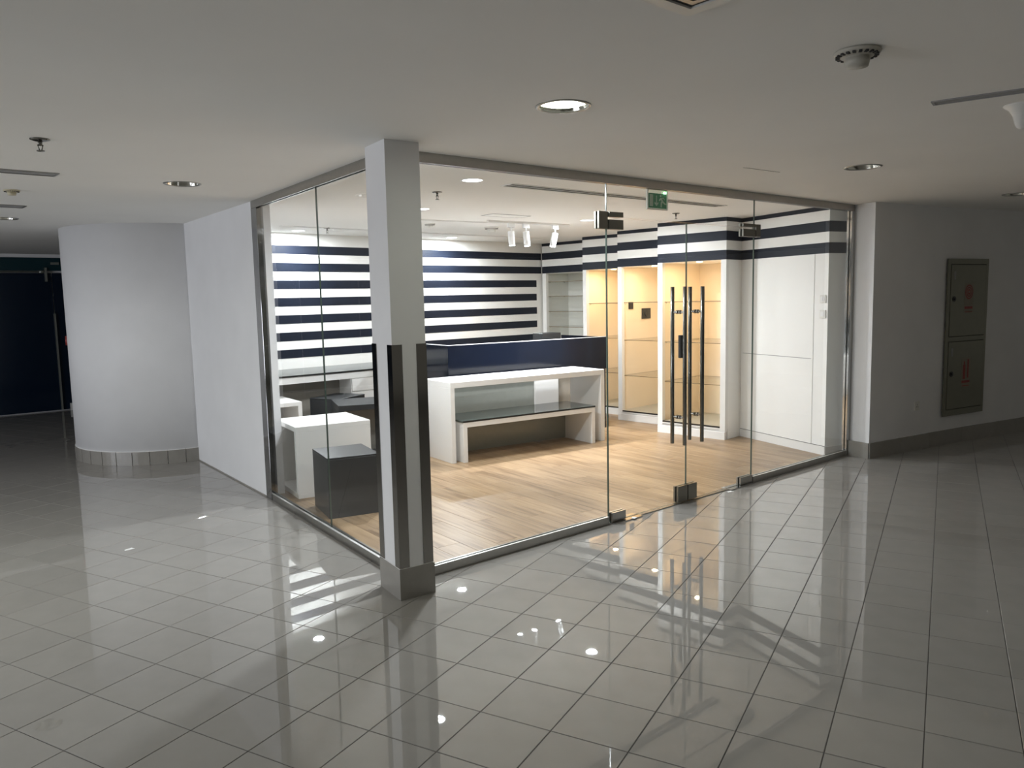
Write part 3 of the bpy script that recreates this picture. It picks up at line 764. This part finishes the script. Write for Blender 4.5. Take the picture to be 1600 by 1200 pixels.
# track with three spots
r = empty('light_track', (3.9, 3.23, ZC), 'white ceiling track carrying three cylinder spotlights', 'light track')
TTk = frame((3.30, 3.265), math.atan2(-.06, 1.16))
LB('rail', 'white', r, TTk, 0, 1.22, -.018, .018, ZC-.022, ZC, .001)
LB('rail_slot', 'grey_slot', r, TTk, .01, 1.21, -.006, .006, ZC-.0225, ZC-.021)
def spot(t, lab, tilt):
    x, y = TTk(t, 0)
    r = empty('track_spotlight', (x, y, ZC-.022), lab, 'spotlight', 'spotlights on the track')
    LB('adapter', 'white_gloss', r, TTk, t-.045, t+.045, -.017, .017, ZC-.072, ZC-.0225, .002)
    b = MB(); b.cyl((x, y, ZC-.072), (x, y, ZC-.125), .009, 12); b.build('stem', 'white_gloss', r)
    ax = Vector(tilt).normalized(); p0 = Vector((x, y, ZC-.115)); p1 = p0+ax*.165
    b = MB()
    b.cyl(p0-ax*.0, p1, .038, 24)
    o = b.build('body', 'white_gloss', r)
    b = MB(); b.cyl(p1, p1+ax*.002, .033, 20); b.build('lens', 'spot_lens', o)
    light('spot_beam', 'SPOT', tuple(p1+ax*.012), 125, (.97, .97, 1.0), tuple(ax), spot_size=math.radians(95), spot_blend=.6, shadow_soft_size=.03)
spot(.33, 'left spotlight of the three on the ceiling track', (.05, -.02, -1))
spot(.55, 'middle spotlight on the track, close beside the left one', (.02, -.10, -1))
spot(1.00, 'right spotlight on the track, set apart and tilted', (-.20, .10, -1))

# smoke detectors
def detector(x, y, s, lab, m='plastic', plate_=False, low=True):
    r = empty('smoke_detector', (x, y, ZC), lab, 'smoke detector', 'smoke detectors on the ceiling')
    b = MB(); b.lathe((x, y, ZC), [(0, 0), (.085*s, 0), (.092*s, -.006*s), (.088*s, -.014*s), (.060*s, -.024*s), (0, -.024*s)], 28); b.build('base', m, r)
    b = MB()
    for k in range(20):
        a = 2*PI*k/20; c, q = math.cos(a), math.sin(a); T2 = frame((x, y), a)
        p = [T2(.064*s, -.006*s), T2(.082*s, -.006*s), T2(.082*s, .006*s), T2(.064*s, .006*s)]
        b.prism(p, ZC-.0235*s, ZC-.0150*s)
    b.build('vent_slots', 'dark', r)
    b = MB(); b.lathe((x, y, ZC), [(.046*s, -.024*s), (.046*s, -.032*s), (.050*s, -.034*s), (.044*s, -.062*s), (0, -.064*s)], 24); b.build('sensor_head', m, r)
    return r
detector(.632, -2.345, .92, 'large pale smoke detector with a vented rim, on the corridor ceiling at upper right', 'dull_plastic')
detector(-1.32, 3.19, .62, 'cream smoke detector on the corridor ceiling at the far left', 'old_plastic')
detector(3.907, 3.957, 1.0, 'smoke detector on the shop ceiling just left of the track spotlights', 'plastic')
detector(2.96, 3.93, .7, 'smaller smoke detector on the shop ceiling right of the column', 'plastic')

# motion sensor / bell shaped dome at right edge
b = MB(); b.lathe((2.155, -2.42, ZC), [(0, 0), (.085, 0), (.083, -.006), (.060, -.022), (.043, -.05), (.034, -.085), (.026, -.105), (.012, -.115), (0, -.117)], 36)
o = b.build('ceiling_sensor', 'plastic', origin=(2.155, -2.42, ZC)); tag(o, 'white bell-shaped sensor hanging from the corridor ceiling at the right edge', 'sensor')

def sprinkler(x, y, lab, s=1.0):
    r = empty('sprinkler', (x, y, ZC), lab, 'sprinkler', 'sprinklers in the ceiling')
    b = MB(); b.lathe((x, y, ZC), [(0, 0), (.042*s, 0), (.042*s, -.004), (.030*s, -.009), (0, -.009)], 24); b.build('escutcheon', 'dark_steel', r)
    b = MB(); b.cyl((x, y, ZC-.009), (x, y, ZC-.035), .010*s, 10, .008*s)
    b.cyl((x-.011*s, y, ZC-.030), (x-.004*s, y, ZC-.060), .0028, 6); b.cyl((x+.011*s, y, ZC-.030), (x+.004*s, y, ZC-.060), .0028, 6); b.build('body', 'dark_steel', r)
    b = MB(); b.lathe((x, y, ZC), [(0, -.059), (.017*s, -.060), (.017*s, -.063), (0, -.063)], 16); b.build('deflector', 'dark_steel', r)
sprinkler(-1.482, 1.016, 'dark pendant sprinkler in the corridor ceiling at left', 1.15)
sprinkler(1.484, 1.638, 'pendant sprinkler in the shop ceiling just right of the column')
sprinkler(2.15, 4.928, 'pendant sprinkler in the shop ceiling seen through the left glazing')
sprinkler(4.691, 1.698, 'pendant sprinkler in the shop ceiling below the exit sign')

def slot_vent(x, y, L, ang, lab, w=.07, slots=1, m='steel', rounded=False, grp='linear air slots in the ceiling'):
    T2 = frame((x, y), ang); c = T2(L/2, 0)
    r = empty('air_diffuser', (c[0], c[1], ZC), lab, 'air vent', grp)
    f = .012
    b = MB()
    b.prism([T2(0, -w/2), T2(L, -w/2), T2(L, -w/2+f), T2(0, -w/2+f)], ZC-.006, ZC); b.prism([T2(0, w/2-f), T2(L, w/2-f), T2(L, w/2), T2(0, w/2)], ZC-.006, ZC)
    b.prism([T2(0, -w/2+f), T2(f, -w/2+f), T2(f, w/2-f), T2(0, w/2-f)], ZC-.006, ZC); b.prism([T2(L-f, -w/2+f), T2(L, -w/2+f), T2(L, w/2-f), T2(L-f, w/2-f)], ZC-.006, ZC)
    b.build('frame', m, r)
    sw = (w-2*f)/slots
    for k in range(slots):
        y0 = -w/2+f+k*sw
        PR('slot', 'dark' if slots > 1 else 'grey_slot', r, [T2(f, y0+.004), T2(L-f, y0+.004), T2(L-f, y0+sw-.004), T2(f, y0+sw-.004)], ZC-.003, ZC-.001)
        if k: PR('divider', m, r, [T2(f, y0-.004), T2(L-f, y0-.004), T2(L-f, y0+.004), T2(f, y0+.004)], ZC-.006, ZC)
slot_vent(1.735, -2.165, 1.6, math.atan2(-.38, .10), 'grey linear air slot in the corridor ceiling at the right edge', .085, 1, 'grey_slot')
slot_vent(-1.186, 2.235, 1.5, PI+.02, 'upper grey linear air slot in the corridor ceiling at the left edge', .15, 1, 'steel')
slot_vent(-1.078, 4.27, 1.5, PI+.02, 'lower grey linear air slot in the corridor ceiling at the left edge', .19, 1, 'steel')
slot_vent(1.70, 1.00, 2.85, .005, 'long double air slot in the shop ceiling just inside the front glazing', .15, 2, 'wall_in', grp='linear air slots in the shop ceiling')
slot_vent(1.55, 4.90, 4.3, .04, 'long thin air slot in the shop ceiling near the striped wall', .07, 1, 'wall_in', grp='linear air slots in the shop ceiling')
slot_vent(2.35, 3.60, 1.35, -.10, 'thin air slot in the shop ceiling left of the track lights', .06, 1, 'wall_in', grp='linear air slots in the shop ceiling')

# square louvre at top of frame
r = empty('square_diffuser', (-.5, -2.5, ZC), 'square louvred air grille in the corridor ceiling at the top edge', 'air vent')
for k in range(4):
    o_ = .065*k; x1, y1 = -.205-o_, -2.210-o_; x0, y0 = -.805+o_, -2.810+o_; wdt = .022 if k else .045; zz = ZC-.010+.002*k
    b = MB()
    b.box(x0, x1, y1-wdt, y1, zz, ZC+.0); b.box(x0, x1, y0, y0+wdt, zz, ZC); b.box(x0, x0+wdt, y0+wdt, y1-wdt, zz, ZC); b.box(x1-wdt, x1, y0+wdt, y1-wdt, zz, ZC)
    b.build('louvre_frame', 'steel' if k else 'plastic', r)
BOX('backing', 'dark', r, -.76, -.25, -2.765, -2.255, ZC-.003, ZC-.001)

# access panel in the shop ceiling
r = empty('access_panel', (3.2, 2.8, ZC), 'small white access hatch in the shop ceiling beside the track', 'hatch')
Tp = frame((2.93, 2.70), -.02)
b = MB(); ww, dd, ff = .52, .22, .008
for q in ((0, ww, 0, ff), (0, ww, dd-ff, dd), (0, ff, ff, dd-ff), (ww-ff, ww, ff, dd-ff)):
    b.prism([Tp(q[0], q[2]), Tp(q[1], q[2]), Tp(q[1], q[3]), Tp(q[0], q[3])], ZC-.004, ZC)
b.build('frame', 'grey_slot', r); LB('panel', 'wall_in', r, Tp, ff+.002, ww-ff-.002, ff+.002, dd-ff-.002, ZC-.003, ZC)

# exit sign
ex = empty('exit_sign', (2.865, .45, ZC), 'green emergency exit sign with running man, hanging inside above the double door', 'sign')
ey = .45; ex0, ex1, ez0, ez1 = 2.735, 2.995, 2.452, 2.590
BOX('ceiling_bar', 'plastic', ex, ex0-.02, ex1+.02, ey-.02, ey+.03, ZC-.028, ZC, .002)
BOX('sign_panel', 'green', ex, ex0+.018, ex1-.014, ey-.003, ey+.003, ez0+.012, ez1-.006)
b = MB(); b.box(ex0, ex1, ey+.0035, ey+.009, ez0, ZC-.028); b.build('acrylic_plate', 'acrylic', ex)
b = MB()
b.box(ex0, ex0+.014, ey-.004, ey+.010, ez0, ZC-.028); b.box(ex1-.010, ex1, ey-.004, ey+.010, ez0, ZC-.028); b.box(ex0+.014, ex1-.010, ey-.004, ey+.010, ez0, ez0+.008); b.build('edge_frame', 'plastic', ex)
BOX('indicator', 'led_green', ex, ex1-.055, ex1-.030, ey-.012, ey-.004, ez1-.004, ez1+.010)
def flat(pts, par, nm):
    """pictogram piece on the sign face: pts in (u,v), u 0..1 left-right, v 0..1 bottom-top"""
    b = MB(); u0_, u1_ = ex0+.020, ex1-.016; v0_, v1_ = ez0+.013, ez1-.007
    P3 = [(u0_+u*(u1_-u0_), v0_+v*(v1_-v0_)) for u, v in pts]
    f = [b.bm.verts.new((u, ey-.0034, v)) for u, v in P3]; k = [b.bm.verts.new((u, ey-.0045, v)) for u, v in P3]
    n = len(f); b.bm.faces.new(f); b.bm.faces.new(k[::-1])
    for i in range(n): b.bm.faces.new((f[i], f[(i+1) % n], k[(i+1) % n], k[i]))
    bmesh.ops.recalc_face_normals(b.bm, faces=list(b.bm.faces))
    b.build(nm, 'exit_white', par)
sp = [o for o in ex.children if o.name.startswith('sign_panel')][0]
flat([(.04, .10), (.23, .10), (.23, .92), (.04, .92)], sp, 'door_symbol')
flat([(.40, .86), (.45, .86), (.45, .34), (.53, .42), (.53, .30), (.425, .14), (.32, .30), (.32, .42), (.40, .34)], sp, 'arrow_symbol')
head = [(.655+.04*math.cos(2*PI*k/12), .86+.075*math.sin(2*PI*k/12)) for k in range(12)]
flat(head, sp, 'head_symbol')
flat([(.66, .74), (.72, .72), (.82, .50), (.93, .36), (.98, .36), (.98, .28), (.90, .27), (.78, .40), (.74, .36), (.72, .08), (.66, .08), (.67, .40), (.71, .52), (.67, .60), (.60, .50), (.56, .54), (.62, .68)], sp, 'runner_symbol')
flat([(.72, .72), (.84, .76), (.90, .62), (.87, .58), (.82, .68), (.74, .66)], sp, 'arm_symbol')

# ------------------------------------------------------------------ fire cabinet, socket on the right wall
wd = Vector((8.623-6.732, -.556+.198)).normalized(); wn = Vector((wd.y, -wd.x))
W0 = Vector((6.732, -.198))
def WR(a, o): q = W0+wd*a+wn*o; return (q.x, q.y)
a0 = (Vector((6.940, -.237))-W0).dot(wd); a1 = (Vector((7.690, -.380))-W0).dot(wd)
fc = empty('fire_cabinet', (*WR((a0+a1)/2, 0), .33), 'tall grey steel fire cabinet with two doors and red pictograms, set in the right wall', 'cabinet')
def wb_(nm, m, par, x0, x1, o0, o1, z0, z1, bev=0): return PR(nm, m, par, [WR(x0, o0), WR(x1, o0), WR(x1, o1), WR(x0, o1)], z0, z1, bev)
CZ0, CZ1 = .325, 2.08
wb_('body', 'cab_dark', fc, a0+.01, a1-.01, .0105, .016, CZ0+.01, CZ1-.01)
for (x0, x1, z0, z1) in ((a0, a0+.045, CZ0, CZ1), (a1-.045, a1, CZ0, CZ1), (a0+.045, a1-.045, CZ0, CZ0+.07), (a0+.045, a1-.045, CZ1-.06, CZ1), (a0+.045, a1-.045, 1.165, 1.215)):
    wb_('frame_bar', 'cabinet', fc, x0, x1, .0105, .026, z0, z1, .001)
def cab_door(z0, z1, icon):
    dd_ = wb_('door', 'cabinet', fc, a0+.053, a1-.051, .016, .030, z0, z1, .002)
    kx = a0+.115; kz = (z0+z1)/2+.02
    q0, q1 = WR(kx, .030), WR(kx, .036)
    b = MB(); b.cyl((q0[0], q0[1], kz), (q1[0], q1[1], kz), .030, 20); q2 = WR(kx, .048); b.cyl((q1[0], q1[1], kz), (q2[0], q2[1], kz), .012, 12); b.build('latch', 'black', dd_)
    wb_('label_plate', 'grey_slot', dd_, a0+.10, a0+.135, .0302, .0312, z1-.16, z1-.07)
    sx = (a0+a1)/2+.01; sz = kz+.03
    wb_('sticker', 'sticker', dd_, sx-.085, sx+.085, .0302, .0310, sz-.19, sz+.14)
    if icon == 'reel':
        for rr in (.075, .052, .028):
            pts = 28; b = MB()
            for i in range(pts):
                A1, A2 = 2*PI*i/pts, 2*PI*(i+1)/pts
                vs = []
                for (ra, an) in ((rr, A1), (rr, A2), (rr-.013, A2), (rr-.013, A1)):
                    w = WR(sx+ra*math.cos(an), .0316); vs.append(b.bm.verts.new((w[0], w[1], sz+.045+ra*1.08*math.sin(an))))
                b.bm.faces.new(vs)
            bmesh.ops.remove_doubles(b.bm, verts=list(b.bm.verts), dist=1e-5)
            b.build('hose_reel_symbol', 'red', dd_)
    else:
        wb_('extinguisher_symbol', 'red', dd_, sx-.058, sx-.012, .0311, .0318, sz-.10, sz+.06)
        wb_('extinguisher_symbol', 'red', dd_, sx-.045, sx-.025, .0311, .0318, sz+.06, sz+.10)
        wb_('flame_symbol', 'red', dd_, sx+.022, sx+.050, .0311, .0318, sz-.09, sz+.12)
    wb_('caption_bar', 'red', dd_, sx-.075, sx+.075, .0311, .0318, sz-.145, sz-.118)
    wb_('caption_bar', 'red', dd_, sx-.07, sx+.07, .0311, .0318, sz-.182, sz-.174)
cab_door(1.222, CZ1-.068, 'reel')
cab_door(CZ0+.078, 1.158, 'ext')
sA = Vector((5.694, -.028)); sd = Vector((6.732-5.694, -.198+.028)).normalized(); sn = Vector((sd.y, -sd.x))
def SW(a, o): q = sA+sd*a+sn*o; return (q.x, q.y)
sa0 = (Vector((6.493, -.159))-sA).dot(sd)
b = MB(); b.prism([SW(sa0-.043, 0), SW(sa0+.043, 0), SW(sa0+.043, .010), SW(sa0-.043, .010)], .44, .535); b.bevel(.003); so = b.build('wall_socket', 'plastic'); tag(so, 'small white socket plate low on the right wall, left of the steel cabinet', 'socket')
b = MB()
for da, dz in ((-.012, -.008), (.012, -.008), (0, .014)):
    b.prism([SW(sa0+da-.003, .0101), SW(sa0+da+.003, .0101), SW(sa0+da+.003, .0106), SW(sa0+da-.003, .0106)], .487+dz-.005, .487+dz+.005)
b.build('pin_holes', 'dark', so)
print('tiles', len(tiles), 'planks', np_)
